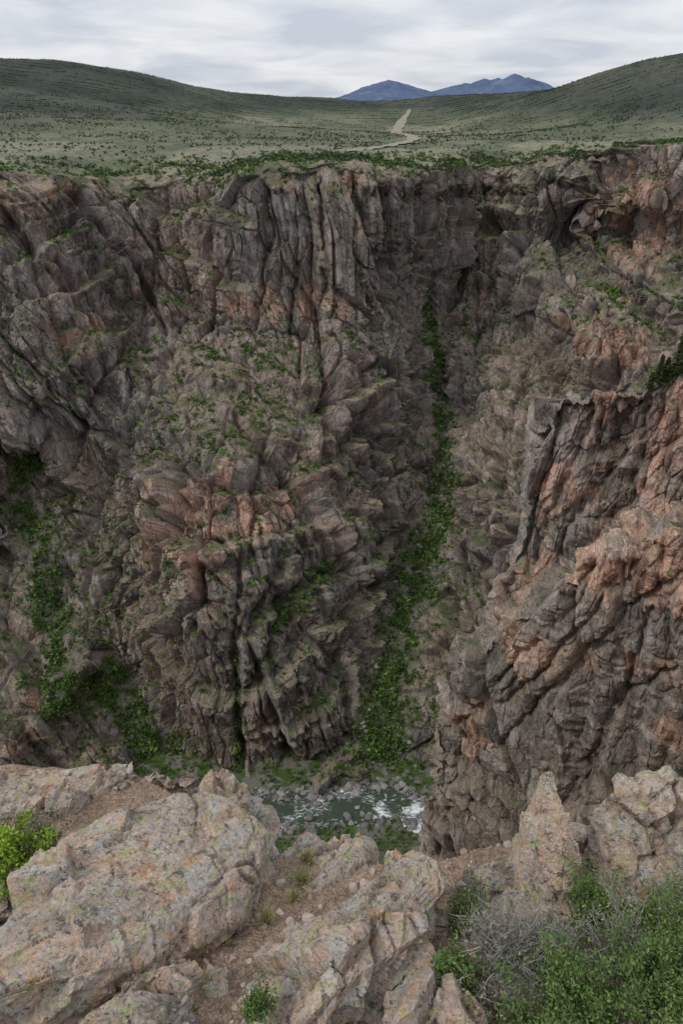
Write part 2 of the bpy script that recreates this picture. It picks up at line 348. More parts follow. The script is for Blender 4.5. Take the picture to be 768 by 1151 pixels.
add_obj("canyon_wall",grid_mesh("canyon_wall",PG[:K],cg[:K]),MAT_CLIFF)
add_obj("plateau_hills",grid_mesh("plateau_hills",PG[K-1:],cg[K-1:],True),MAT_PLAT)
Ppl=PG[NZ:]; Pf=Ppl.reshape(-1,3)
rp=np.array([px_at_y(*p) for p in [(395,176,1010),(415,170,1080),(440,164,1300),(466,158,1550),(462,150,1950),(444,144,2400),(448,140,2800),(462,137,3200)]])[:,:2]
tt=np.linspace(0,len(rp)-1,160); cx=np.interp(tt,range(len(rp)),rp[:,0]); cy=np.interp(tt,range(len(rp)),rp[:,1])
cx=np.convolve(np.pad(cx,8,'edge'),np.ones(17)/17,'valid')
V=[]
for i in range(160):
    ww=(5+cy[i]*.005+2.5*math.sin(i*.9)+2*math.sin(i*.37))*(1-.8*max(0,(i-135)/25))
    j=np.argmin((Pf[:,0]-cx[i])**2+(Pf[:,1]-cy[i])**2); z_=Pf[j,2]+1.2
    for s_ in (-1,-.5,0,.5,1): V.append((cx[i]+s_*ww,cy[i],z_))
V=np.array(V).reshape(160,5,3); zz=np.convolve(np.pad(V[:,0,2],3,'edge'),np.ones(7)/7,'valid'); V[:,:,2]=zz[:,None]+.6
m=NT("dirt_road"); MAT_ROAD=m.fin(m.mix(m.noise(m.pos(),.03,6),(.29,.265,.20),(.17,.165,.115)),.95)
add_obj("dirt_road",grid_mesh("dirt_road",V),MAT_ROAD)

# ---- vegetation on the wall
nr=rng.random(nW); cn=fbm(Bw/20,401,4)
inx=(np.abs(Bw[:,0])<540)
dens=sm(-.3,.2,fbm(Bw/11,405,3))
rightw=1-.7*sm(100,140,Bw[:,0])*sm(-190,-230,Bw[:,2])
rimrow=(np.arange(nW)//NX)
p=np.where(gg>.3,.008+.085*dens,0)+(np.where((upw>.6)&(cn>-.05),.05,0)+np.where((upw>.42)&(cn>.08),.018,0)+np.where((SM>.4)&(cn>-.1),.016,0))*rightw+np.where((rimrow>NZ-16)&(cn>-.1),.03,0)
bench=blobs(Bw,[(hit(190,395),(50,70,12),1),(hit(285,398),(35,70,9),1),(hit(380,398),(40,70,9),1),(hit(430,400),(40,60,9),1.3),(hit(250,440),(80,70,24),.5),(hit(620,345),(50,90,14),1.2),(hit(720,338),(60,80,8),1.2),(hit(570,365),(40,70,14),1.),(hit(300,195),(40,50,6),1.3),(hit(450,232),(60,50,6),1.),(hit(180,330),(25,40,18),.8),(hit(60,250),(60,60,25),.6),(hit(480,380),(10,60,40),1.4),(hit(525,340),(8,60,50),1.2),(hit(200,500),(30,40,14),.6),(hit(60,600),(20,40,30),.6),(hit(130,400),(20,30,14),.9),(hit(240,205),(20,50,8),1.2),(hit(540,420),(10,60,40),.6)])
p=p+bench*.085*sm(-.25,.2,cn)*sm(-.2,.3,upw)
sel=np.where((nr<p)&inx)[0]
C=P[sel]; R=(.8+2.9*rng.random(len(sel))**1.6)*np.where(gg[sel]>.3,1.3,.95)
GR=((.032,.062,.016),(.09,.15,.028))
add_obj("canyon_shrubs",clump_mesh("canyon_shrubs",C,R,14,GR,.45),MAT_FOL)
rows=np.repeat(np.arange(NP),NX)
dxT=np.gradient(XT); area=np.repeat(st*(1+off/750),NX)*np.tile(dxT,NP)
dn=fbm(Pf*np.array([1,1,0])/70,420,4); dens=np.clip(dn*2.2+.4,0.03,1)
pr=area*np.where(off[rows]<90,.06*np.clip(dn*3+.5,.08,1),.0065*dens)
pr*=np.where(Pf[:,1]>4200,0,1)*np.where(Pf[:,2]>-40,1.4,.8)
road_d=np.full(len(Pf),1e9)
for i in range(0,160,4): road_d=np.minimum(road_d,np.hypot(Pf[:,0]-cx[i],Pf[:,1]-cy[i]))
pr*=(road_d>30)
near_view=np.abs(Pf[:,0])<Pf[:,1]*.62
sel=np.where((rng.random(len(Pf))<pr)&near_view)[0]
if len(sel)>95000: sel=rng.choice(sel,95000,replace=False)
C=Pf[sel]; R=(1.2+1.9*rng.random(len(sel)))*np.where(off[rows[sel]]<60,.95,1)
add_obj("plateau_woodland",clump_mesh("plateau_woodland",C,R,9,((.020,.034,.015),(.05,.074,.026)),.35,.5),MAT_FOL)

# ================= DISTANT MOUNTAINS =================
mx=np.linspace(-9000,14000,520); my=np.linspace(26000,37000,110)
pk=[(437,91,31000,1700),(418,105,31000,1000),(462,100,31500,1300),(488,105,31000,1100),(508,99,31500,1400),(525,96,32000,1600),(545,91,32500,1400),(560,89,32500,1400),(578,85,32000,1600),(594,90,32500,1400),(612,103,32500,1300),(640,108,33000,1300)]
MX,MY=np.meshgrid(mx,my); hz=np.full(MX.shape,-300.)
qn=np.c_[MX.ravel(),MY.ravel(),MX.ravel()*0]
for a,b,y,wd in pk:
    x,yy,z=px_at_y(a,b,y); r=np.hypot(MX-x,(MY-yy)*.6); hz=np.maximum(hz,z-(z+250)*np.clip(r/(wd*2.1),0,3))
hz+=(fbm(qn/900,500,5)*120-np.abs(fbm(qn/1300,510,5))*230).reshape(hz.shape)*np.clip((hz+250)/500,.15,1)+100
m=NT("hazy_mountain_rock"); v=m.pos(); n=m.noise(v,.0012,8,.65)
MAT_MT=m.fin(m.ramp(n,[(.3,(.07,.10,.17)),(.55,(.10,.135,.215)),(.72,(.16,.195,.275))]),1,m.bump(n,300,.6),0)  # blue of the distant air painted into the rock colour
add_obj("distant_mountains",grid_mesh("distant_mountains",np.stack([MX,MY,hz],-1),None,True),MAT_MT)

# ================= NEAR SPUR =================
net=[
[(614,452,262),(650,441,256),(700,433,250),(735,410,243),(775,388,236),(900,372,220),(1200,330,185)],
[(594,520,259),(645,500,250),(695,490,243),(735,480,236),(775,465,230),(900,450,214),(1200,420,182)],
[(576,600,254),(628,580,245),(680,565,238),(728,555,231),(775,548,225),(900,540,208),(1200,500,178)],
[(552,680,250),(605,650,241),(662,618,233),(720,590,226),(775,578,220),(900,565,202),(1200,545,173)],
[(508,755,236),(560,712,222),(620,655,208),(700,612,196),(775,598,188),(900,588,172),(1200,570,150)],
[(492,800,234),(545,768,218),(615,718,203),(700,665,191),(775,652,183),(900,640,167),(1200,620,146)],
[(488,855,233),(545,845,215),(620,815,200),(700,775,186),(775,757,177),(900,745,160),(1200,730,139)],
[(474,935,236),(540,935,215),(620,920,197),(700,890,182),(775,870,172),(900,860,155),(1200,850,133)],
[(468,1010,242),(540,1040,216),(620,1040,197),(700,1020,181),(775,1010,169),(900,1000,151),(1200,990,130)]]
N=np.array([[px_at_y(*p) for p in r] for r in net])
bot=N[-1].copy(); bot[:,2]=-575; bot[:,1]+=10
N=np.concatenate([N,bot[None]],0)
back=N[0]*1.25+np.array([0,0,-45]); N=np.concatenate([back[None],N],0)
c0=N[:,0]*1.3+np.array([16,0,-18]); N=np.concatenate([c0[:,None],N],1)
def catmull(A,n,axis):
    A=np.moveaxis(A,axis,0); k=len(A); A=np.concatenate([2*A[:1]-A[1:2],A,2*A[-1:]-A[-2:-1]],0)
    L=np.linalg.norm(np.diff(A[1:-1],axis=0),axis=-1); L=L.reshape(k-1,-1).mean(1); s=np.r_[0,np.cumsum(L)]; u=np.linspace(0,s[-1],n)
    i=np.clip(np.searchsorted(s,u,'right')-1,0,k-2); t=((u-s[i])/(L[i]))
    t=t.reshape(-1,*([1]*(A.ndim-1)))
    p0,p1,p2,p3=A[i],A[i+1],A[i+2],A[i+3]
    R=.5*((2*p1)+(p2-p0)*t+(2*p0-5*p1+4*p2-p3)*t*t+(3*p1-p0-3*p2+p3)*t**3)
    lin=p1+(p2-p1)*t
    return np.moveaxis(R*.3+lin*.7,0,axis)
S=catmull(catmull(N,1050,0),780,1)
Nn=grid_normals(S); 
if Nn[300:600,200:500,1].mean()>0: Nn=-Nn
B=S.reshape(-1,3)
wx=fbm(B/50,631,2)*5; wy=fbm(B/40,641,2)*4
low=sm(-120,-200,B[:,2]+(B[:,0]-100)*.35)
ln=.1+.5*sm(-60,-330,B[:,2])
q=np.c_[B[:,0]+(B[:,2]+200)*ln+wx,B[:,1]+wy,B[:,2]*.34-B[:,0]*.12]
a0,i0,e0=blocks(q/36,590,8,9,.14)
a1,i1,e1=blocks((q+5)/17,600,4.8,4.8,.10)
a2,i2,e2=blocks((q*np.array([1,1,1.4])+2)/7,610,1.9,2.1,.10)
a3,i3,e3=blocks(q*np.array([1,1,1.6])/2.8,620,.7,.8,.12)
a5,i5,e5=blocks(q*np.array([1,1,.4])/3.2,624,.8,.6,.2)
fl=1-.4*low
d=a0+a1*fl+a2*fl+a3*fl+a5*(1-.7*low)+fbm(B/9,660,3)*.3+fbm(B/1.3,664,3)*.18
def terr2(h,A,seed,sc):
    s=(B[:,2]+.25*B[:,0])/h+fbm(B/sc,seed,3)*1.2; f=s-np.floor(s); f=np.where(f<.85,f/.85,(1-f)/.15)
    return A*(f-.5)*sm(-.25,.25,vn(B/sc*1.3,seed+5))
d+=terr2(24,4.5,671,80)+terr2(9,1.2,681,45)
sp_slots=[([(700,440,250),(690,520,240),(660,600,228)],1.5,4),([(660,450,254),(640,540,245),(600,640,240)],1.5,4),([(740,430,243),(735,560,225)],1.3,3.5),([(630,450,258),(610,560,248)],1.3,3.5),([(680,440,252),(665,540,243)],1.1,3),([(720,430,246),(708,570,234)],1.1,3),
([(768,640,185),(700,690,190),(620,760,205),(560,830,218)],1.4,4.5),([(768,760,176),(690,800,185),(640,900,195)],1.4,4.5),([(700,620,200),(640,700,205),(560,780,220)],1.2,4),([(740,700,180),(660,880,190)],1.2,4),([(600,700,215),(520,800,228),(500,900,236)],1.3,4)]
wq=B+np.c_[fbm(B/8,691,3)*3,wy*0,fbm(B/12,692,3)*3]
for ps_,r_,A_ in sp_slots:
    m_=polymask([px_at_y(*p) for p in ps_],[r_]*len(ps_),wq); d-=A_*np.exp(-m_**1.3)
P=B+Nn.reshape(-1,3)*d[:,None]; SG=P.reshape(S.shape)
N2=grid_normals(SG); 
if N2[300:600,200:500,1].mean()>0: N2=-N2
up=N2.reshape(-1,3)[:,2]
red=blobs(B,[(px_at_y(700,640,195),(50,60,17),1.4),(px_at_y(610,715,212),(34,60,19),1.4),(px_at_y(740,500,228),(30,60,18),.6),(px_at_y(520,800,236),(16,60,35),1.2),(px_at_y(760,850,172),(30,40,20),.7),(px_at_y(700,760,185),(34,40,20),1.0)])-.45
cw=rockcol(B*1.7,i1,i2,i3,e2,e3,red,700)*1.14
cw=cw*(1-.2*low[:,None])+np.array((.25,.23,.175))*.2*low[:,None]
veg=sm(.6,.88,up+.25*fbm(B/5,677,3))*.6
cw=cw*(1-veg[:,None])+L3((.11,.12,.055),(.24,.19,.135),sm(-.3,.3,fbm(B/14,678,3)))*veg[:,None]
add_obj("rock_spur",grid_mesh("rock_spur",SG,cw),MAT_SPUR)
def on_spur(px,py):
    a,ry,rz=ray(px,py); dd=np.array([a,ry,rz]); dd/=np.linalg.norm(dd)
    t_=P@dd; dist=np.linalg.norm(P-t_[:,None]*dd,axis=1); j=np.where((dist<1.0)&(t_>50))[0]
    if len(j)==0: return P[np.argmin(dist+1e6*(t_<50))]
    return P[j[np.argmin(t_[j])]]
tops=blobs(B,[(on_spur(735,425),(12,18,6),1.2),(on_spur(765,420),(10,18,6),1.2),(on_spur(755,570),(8,18,4),1.),(on_spur(745,590),(12,18,3),.6),(on_spur(560,870),(8,20,6),.5)])
cn=fbm(B/7,690,3)
ps=np.where((up>.62)&(cn>-.05),.008,0)+np.where(up>.2,tops*.018,0)
sel=np.where(rng.random(len(B))<ps)[0]
if len(sel)>9000: sel=rng.choice(sel,9000,replace=False)
add_obj("spur_shrubs",clump_mesh("spur_shrubs",P[sel],.3+1.1*rng.random(len(sel))**1.5,30,GR,.4,.28),MAT_FOL)
m=NT("bark"); MAT_BARK=m.fin(m.mix(m.noise(m.pos((1,1,.3)),8,5),(.07,.05,.04),(.13,.10,.08)),.95)
def conifer(base,h,rad):
    e=bpy.data.objects.new("pine_tree",None); scene.collection.objects.link(e)
    bm=bmesh.new(); bmesh.ops.create_cone(bm,segments=8,radius1=h*.02,radius2=h*.003,depth=h,cap_ends=True)
    for v in bm.verts: v.co.z+=h/2; v.co+= __import__('mathutils').Vector(base)
    nb=110; tips=[]; rr=[]
    for k in range(nb):
        f=.08+.91*k/nb; a=k*2.4+rng.random(); L=rad*(1-f)**.75*(.4+.8*rng.random())+.12; z=h*f
        p0=np.array(base)+[0,0,z]; p1=p0+[math.cos(a)*L,math.sin(a)*L,-L*(.05+.2*rng.random())]
        vs=[bm.verts.new(p0+[0,0,h*.002]),bm.verts.new(p0-[0,0,h*.002]),bm.verts.new(p1)]; bm.faces.new(vs)
        for s_ in np.linspace(.2,1,6): tips.append(p0+(p1-p0)*s_+rng.normal(0,.12,3)); rr.append(rad*(.12+.1*rng.random()))
    me=bpy.data.meshes.new("trunk"); bm.to_mesh(me); bm.free(); add_obj("trunk_and_limbs",me,MAT_BARK,e)
    C=np.array(tips); add_obj("needles",clump_mesh("needles",C,np.array(rr),26,((.030,.048,.018),(.065,.095,.03)),.4,.3,.6),MAT_FOL,e)
for (a,b,h,r) in [(738,432,11,2.2),(755,426,19,3.2),(727,438,7,2.),(774,420,17,3.),(747,428,10,2.4),(764,424,14,2.8)]:
    bp=on_spur(a,b); conifer(bp-[0,0,.5],h,r)

# ================= NEAR GROUND / NEAR WALL =================
u=np.linspace(-1,1,721); gx=np.sinh(u*6)*1.5
gy=np.concatenate([-np.geomspace(250,.6,50),np.linspace(-.4,.9,20)[:-1],np.arange(.9,4.2,.015),4.2+np.cumsum(.02*1.0145**np.arange(390))])
gy=gy[gy<400]; gy=np.r_[gy,np.arange(gy[-1]+2,400,2)]
GX,GY=np.meshgrid(gx,gy)
edge=np.interp(gx,[-300,-20,-1.4,-.7,-.3,.5,.8,2.2,20,300],[6,4.5,3.05,2.6,2.3,2.2,2.35,2.5,5,10])[None]
q=np.c_[GX.ravel(),GY.ravel(),GX.ravel()*0]
gz=-2.75-.37*np.clip(GY,0,5)+.006*np.clip(-GY,0,300)
gz=gz+(fbm(q*1.6,801,5)*.10+fbm(q*9,811,4)*.02).reshape(gz.shape)
dr=np.array([(0,0),(.3,.9),(1,3),(3,12),(20,56),(56,156),(110,300),(180,428),(280,508),(345,545),(378,559.5),(420,566)])
e=np.clip(GY-edge,0,None)*1.0
gz=gz-np.interp(e,dr[:,0],dr[:,1])
nd=(fbm(q/9,821,4)*3+fbm(q/40,831,4)*14).reshape(gz.shape)*sm(6,60,e)*(1-.85*sm(300,360,e))
gz=gz+nd
bank=sm(290,330,e); gcol=L3((.36,.25,.18),(.26,.19,.14),np.clip(fbm(q*5,841,4)+.5,0,1))
bk=bank.ravel()[:,None]; gcol=gcol*(1-bk)+L3((.05,.085,.02),(.15,.14,.10),np.clip(fbm(q/6,851,3)+.5,0,1))*bk
m=NT("rim_soil"); v=m.pos(); n=m.noise(v,30,5,.7); vo=m.vor(v,70)
c=m.mix(1,m.attr(),m.ramp(n,[(.3,.55),(.5,1),(.7,1.5)]),'MULTIPLY'); c=m.mix(1,c,m.ramp(vo,[(0,1.3),(.6,.7)]),'MULTIPLY')
MAT_SOIL=m.fin(c,.95,m.bump(vo,-.012,.8,m.bump(n,.02,.8)))
NG=np.stack([GX,GY,gz],-1)
add_obj("rim_ground",grid_mesh("rim_ground",NG,gcol),MAT_SOIL)
sel=np.where((bank.ravel()>.5)&(np.abs(GX.ravel())<140))[0]; sel=rng.choice(sel,min(2200,len(sel)),replace=False)
Cb=NG.reshape(-1,3)[sel]
add_obj("riverbank_shrubs",clump_mesh("riverbank_shrubs",Cb,.8+1.6*rng.random(len(Cb)),14,GR,.4),MAT_FOL)
def gh(x,y):
    j=np.argmin(np.abs(gy-y)); i=np.argmin(np.abs(gx-x)); return gz[j,i]

# ================= RIVER =================
rx=np.linspace(-420,190,300); ryc=405+6*np.sin(rx/50)-np.clip(rx-50,0,200)**1.3*.25
V=np.stack([np.stack([rx,ryc+26*s_,np.full(300,-560.)],-1) for s_ in np.linspace(-1,1,40)],0)
qq=V.reshape(-1,3); V=(qq+np.c_[qq[:,0]*0,qq[:,0]*0,fbm(qq/5,900,4)*.7]).reshape(V.shape)
m=NT("river_water"); v=m.pos((.5,1,1)); n=m.noise(v,.26,8,.78,1.4); n2=m.noise(m.pos(),.035,3,.5)
f=m.math('ADD',n,m.math('MULTIPLY',m.math('SUBTRACT',n2,.50),.8)); foam=m.ramp(f,[(.51,0),(.57,.35),(.66,1)])
c=m.mix(foam,(.045,.06,.04),(.68,.70,.70)); MAT_W=m.fin(c,m.ramp(foam,[(0,.35),(1,.8)]),m.bump(n,1.0,.7),.1)
add_obj("river",grid_mesh("river",V,None,True),MAT_W)
fx,fy=np.meshgrid(np.linspace(-560,400,640),np.linspace(350,470,160)); qf=np.c_[fx.ravel(),fy.ravel(),fx.ravel()*0]
rc=np.interp(fx,rx,ryc); wob=(fbm(qf/18,930,4)*11).reshape(fx.shape)
fz=-563.5+sm(13,23,np.abs(fy-rc)+wob)*5+(fbm(qf/5,910,4)*1.4).reshape(fx.shape)
fc=L3((.05,.08,.02),(.14,.13,.11),sm(-.3,.2,fbm(qf/9,920,4)))
FG=np.stack([fx,fy,fz],-1)
add_obj("canyon_floor",grid_mesh("canyon_floor",FG,fc),MAT_SCREE)
nb=950; bx=rng.uniform(-150,150,nb); side=np.where(rng.random(nb)<.75,1,-1); rcx=np.interp(bx,rx,ryc)
by=rcx+side*(19.5+rng.normal(0,4,nb)); C=np.c_[bx,by,np.full(nb,-559.4)]; R=.7+4.6*rng.random(nb)**3
inr=rng.random(nb)<.09; C[inr,1]=rcx[inr]+rng.uniform(-14,14,inr.sum())
scatter_rocks("river_boulders",C,R,(.13,.125,.12),(.28,.26,.24),MAT_SCREE)
gsel=np.where((G1<1.1)&(rng.random(nW)<.016))[0]; Pw=PG.reshape(-1,3)
scatter_rocks("gully_boulders",Pw[gsel],.7+2.4*rng.random(len(gsel))**2,(.14,.13,.12),(.26,.235,.205),MAT_SCREE)
fs=np.where((np.abs(fy-rc)+wob*.6>20).ravel()&(np.abs(fx.ravel())<260)&(fbm(qf/14,940,3)>-.15))[0]; fs=rng.choice(fs,2600,replace=False)
add_obj("floor_shrubs",clump_mesh("floor_shrubs",FG.reshape(-1,3)[fs],.8+2.*rng.random(len(fs)),14,GR,.4),MAT_FOL)

# ================= FOREGROUND ROCKS =================
m=NT("lichen_rock"); v=m.pos(); 
big=m.noise(v,1.6,4,.6,.6); mid=m.noise(v,7,6,.7); fine=m.noise(v,45,5,.75); sp2=m.noise(v,13,5,.8,1.)
c=m.ramp(big,[(.3,(.32,.27,.24)),(.45,(.43,.35,.30)),(.56,(.50,.36,.28)),(.68,(.42,.375,.34))])
c=m.mix(1,c,m.ramp(mid,[(.25,.5),(.5,1.),(.75,1.3)]),'MULTIPLY')
c=m.mix(m.ramp(m.noise(v,4.5,6,.75,.5),[(.52,0),(.58,.75)]),c,(.46,.45,.42))
c=m.mix(m.ramp(sp2,[(.54,0),(.58,.85)]),c,(.38,.38,.19))
c=m.mix(m.ramp(m.noise(v,21,5,.85,.6),[(.55,0),(.59,.85)]),c,(.11,.10,.09))
c=m.mix(m.ramp(m.noise(v,10,5,.8,.5),[(.57,0),(.62,.8)]),c,(.50,.28,.14))
c=m.mix(m.ramp(m.noise(v,60,4,.8,.4),[(.60,0),(.66,.8)]),c,(.60,.59,.54))
c=m.mix(1,c,m.ramp(fine,[(.25,.55),(.5,1),(.75,1.4)]),'MULTIPLY')
b=m.bump(mid,.05,.8); b=m.bump(fine,.02,1,b)
MAT_LR=m.fin(c,.9,b,.2)
def rock(name,top,drop=.9,flare=.08,voxel=.012,amp=1.,seed=0,cuts=14,bed=(.25,-.35,.9)):
    rg=np.random.default_rng(seed)
    T=np.array([px_at_z(*p) for p in top]); c=T.mean(0)
    Bt=T.copy(); Bt[:,:2]=c[:2]+(T[:,:2]-c[:2])*(1+flare); Bt[:,2]=T[:,2]-drop
    A=np.r_[T,Bt]
    bm=bmesh.new()
    for p in A: bm.verts.new(p)
    bmesh.ops.convex_hull(bm,input=bm.verts)
    bmesh.ops.delete(bm,geom=[v for v in bm.verts if not v.link_faces],context='VERTS')
    me=bpy.data.meshes.new("tmp"); bm.to_mesh(me); bm.free(); o=bpy.data.objects.new("tmp",me); scene.collection.objects.link(o)
    md=o.modifiers.new("r",'REMESH'); md.mode='VOXEL'; md.voxel_size=voxel
    dg=bpy.context.evaluated_depsgraph_get(); m2=bpy.data.meshes.new_from_object(o.evaluated_get(dg)); bpy.data.objects.remove(o)
    n=len(m2.vertices); P=np.empty(n*3,np.float32); m2.vertices.foreach_get("co",P); P=P.reshape(-1,3).astype(float)
    Nn=np.empty(n*3,np.float32); m2.vertices.foreach_get("normal",Nn); Nn=Nn.reshape(-1,3)
    ext=np.linalg.norm(P.max(0)-P.min(0))
    for k in range(cuts):
        dd=rg.normal(size=3); dd[2]=abs(dd[2])*.6; dd/=np.linalg.norm(dd); pr_=P@dd; lim=pr_.max()-ext*(.02+.05*rg.random()); e_=pr_-lim; m_=e_>0; P[m_]-=e_[m_,None]*dd
    w_=np.c_[fbm(P*1.5,seed+1,3),fbm(P*1.5,seed+2,3),fbm(P*1.5,seed+3,3)]*.06
    z_=np.array(bed)/np.linalg.norm(bed); x_=np.cross(z_,[0,1,.2]); x_/=np.linalg.norm(x_); y_=np.cross(z_,x_); rot=np.stack([x_,y_,z_],1)
    Q=(P+w_)@rot
    d1,_,_=blocks(Q*np.array([1,1,2.2])/.55,seed+10,.12,.16,.04); d2,_,_=blocks(Q*np.array([1,1,2.4])/.2,seed+20,.04,.06,.06); d3,_,_=blocks(Q*np.array([1,1,2])/.065,seed+30,.012,.014,.14)
    s_=Q[:,2]/.13+fbm(P*1.3,seed+60,3)*1.2; f_=s_-np.floor(s_); f_=np.where(f_<.8,f_/.8,(1-f_)/.2); side=np.clip(1-np.abs(Nn@z_),0,1)
    crack=1-np.abs(fbm(Q*np.array([1.0,.35,1.0]),seed+40,4)); crack2=1-np.abs(fbm(Q*np.array([.5,1.6,1.]),seed+44,4))
    d=d1+d2+d3+(f_-.5)*.07*side+fbm(P*6,seed+50,5)*.012-np.clip(crack-.96,0,1)*2.2-np.clip(crack2-.97,0,1)*2.2
    P+=Nn*(d*amp)[:,None]
    m2.vertices.foreach_set("co",P.astype(np.float32).ravel()); m2.update()
    m2.polygons.foreach_set("use_smooth",np.zeros(len(m2.polygons),bool)); m2.materials.clear(); m2.name=name
    return add_obj(name,m2,MAT_LR)
rock("rock_slab",[(138,893,-3.22),(215,886,-3.28),(290,900,-3.36),(320,950,-3.42),(316,1005,-3.5),(262,1040,-3.48),(190,1075,-3.3),(60,1120,-3.05),(-60,1190,-2.85),(-90,1110,-2.95),(15,1005,-3.08),(70,930,-3.2)],1.2,.03,.012,.5,1000,8)
rock("rock_ledge",[(-80,880,-3.7),(0,868,-3.7),(80,862,-3.7),(145,853,-3.75),(162,880,-3.75),(90,905,-3.7),(-20,915,-3.65),(-100,915,-3.65)],1.0,.05,.014,.7,1100,8)
rock("boulder",[(138,842,-4.2),(175,836,-4.15),(208,852,-4.25),(212,885,-4.2),(150,890,-4.2)],1.5,.1,.014,.8,1200)
rock("boulder",[(215,872,-4.3),(250,856,-4.25),(285,864,-4.3),(292,895,-4.25),(220,900,-4.25)],1.5,.1,.014,.8,1300)
rock("rock_outcrop",[(425,942,-3.25),(478,930,-3.08),(500,985,-3.12),(494,1050,-3.1),(460,1105,-3.05),(400,1160,-2.98),(330,1180,-3.0),(430,1010,-3.0),(370,1085,-2.95),(255,1170,-3.3),(290,1085,-3.4),(340,1010,-3.42),(390,962,-3.38)],1.2,.06,.012,.7,1400,6,(-.5,-.2,.85))
rock("rock_ledge",[(300,985,-3.7),(345,952,-3.7),(400,938,-3.75),(430,950,-3.65),(380,990,-3.55),(330,1040,-3.55),(290,1030,-3.6)],1.0,.1,.013,.8,1500,8)
rock("rock_pillar",[(583,905,-3.12),(600,866,-2.98),(618,868,-2.98),(636,905,-3.1),(655,970,-3.3),(640,1005,-3.4),(600,1020,-3.4),(570,1000,-3.4),(576,940,-3.2)],1.2,.1,.012,.3,1600,3,(.6,-.1,.8))
rock("boulder",[(672,900,-3.22),(700,874,-3.1),(740,862,-3.1),(790,874,-3.1),(800,960,-3.25),(750,985,-3.35),(690,980,-3.4),(668,945,-3.35)],1.2,.08,.013,.6,1700,6,(.3,-.5,.8))
rock("rock_fragment",[(637,915,-3.55),(662,903,-3.5),(690,960,-3.48),(712,1000,-3.45),(690,1018,-3.45),(650,990,-3.52)],.9,.1,.012,.8,1800)
rock("rock_fragment",[(485,975,-3.5),(530,960,-3.5),(575,975,-3.48),(582,1015,-3.45),(520,1025,-3.45),(488,1012,-3.5)],.9,.1,.012,.8,1900)
rock("rock_fragment",[(560,1010,-3.4),(620,1000,-3.38),(672,1010,-3.38),(685,1055,-3.32),(600,1065,-3.32)],.8,.1,.012,.8,2000)
rock("rock_fragment",[(455,1118,-3.08),(510,1103,-3.08),(552,1120,-3.06),(570,1170,-3.0),(475,1180,-3.02)],.6,.1,.011,.7,2100)
rock("rock_fragment",[(95,1095,-3.1),(150,1064,-3.15),(208,1078,-3.15),(218,1130,-3.1),(195,1185,-3.05),(60,1190,-3.0)],.6,.1,.011,.7,2200)
rock("rock_fragment",[(-30,975,-3.35),(20,965,-3.35),(35,990,-3.35),(0,1015,-3.3),(-40,1010,-3.3)],.6,.1,.012,.7,2300)
rock("boulder",[(700,975,-3.42),(760,965,-3.38),(800,990,-3.35),(790,1020,-3.35),(710,1015,-3.38)],.8,.1,.013,.8,2400)
rock("rock_fragment",[(500,1030,-3.35),(540,1018,-3.35),(560,1045,-3.32),(520,1060,-3.3)],.5,.1,.011,.7,2500)
rock("rock_fragment",[(215,1090,-3.32),(245,1075,-3.34),(262,1100,-3.3),(235,1125,-3.28)],.3,.1,.009,.5,2600)
rock("rock_fragment",[(330,945,-3.72),(350,935,-3.72),(375,940,-3.72),(365,960,-3.68),(335,965,-3.68)],.4,.1,.009,.6,2700)
n=1100; gxx=rng.uniform(-1.8,1.8,n); gyy=rng.uniform(1.0,2.4,n); C=np.array([(x,y,gh(x,y)+.004) for x,y in zip(gxx,gyy)]); 
scatter_rocks("gravel",C,.006+.035*rng.random(n)**3,(.25,.19,.15),(.44,.38,.33),MAT_SCREE)

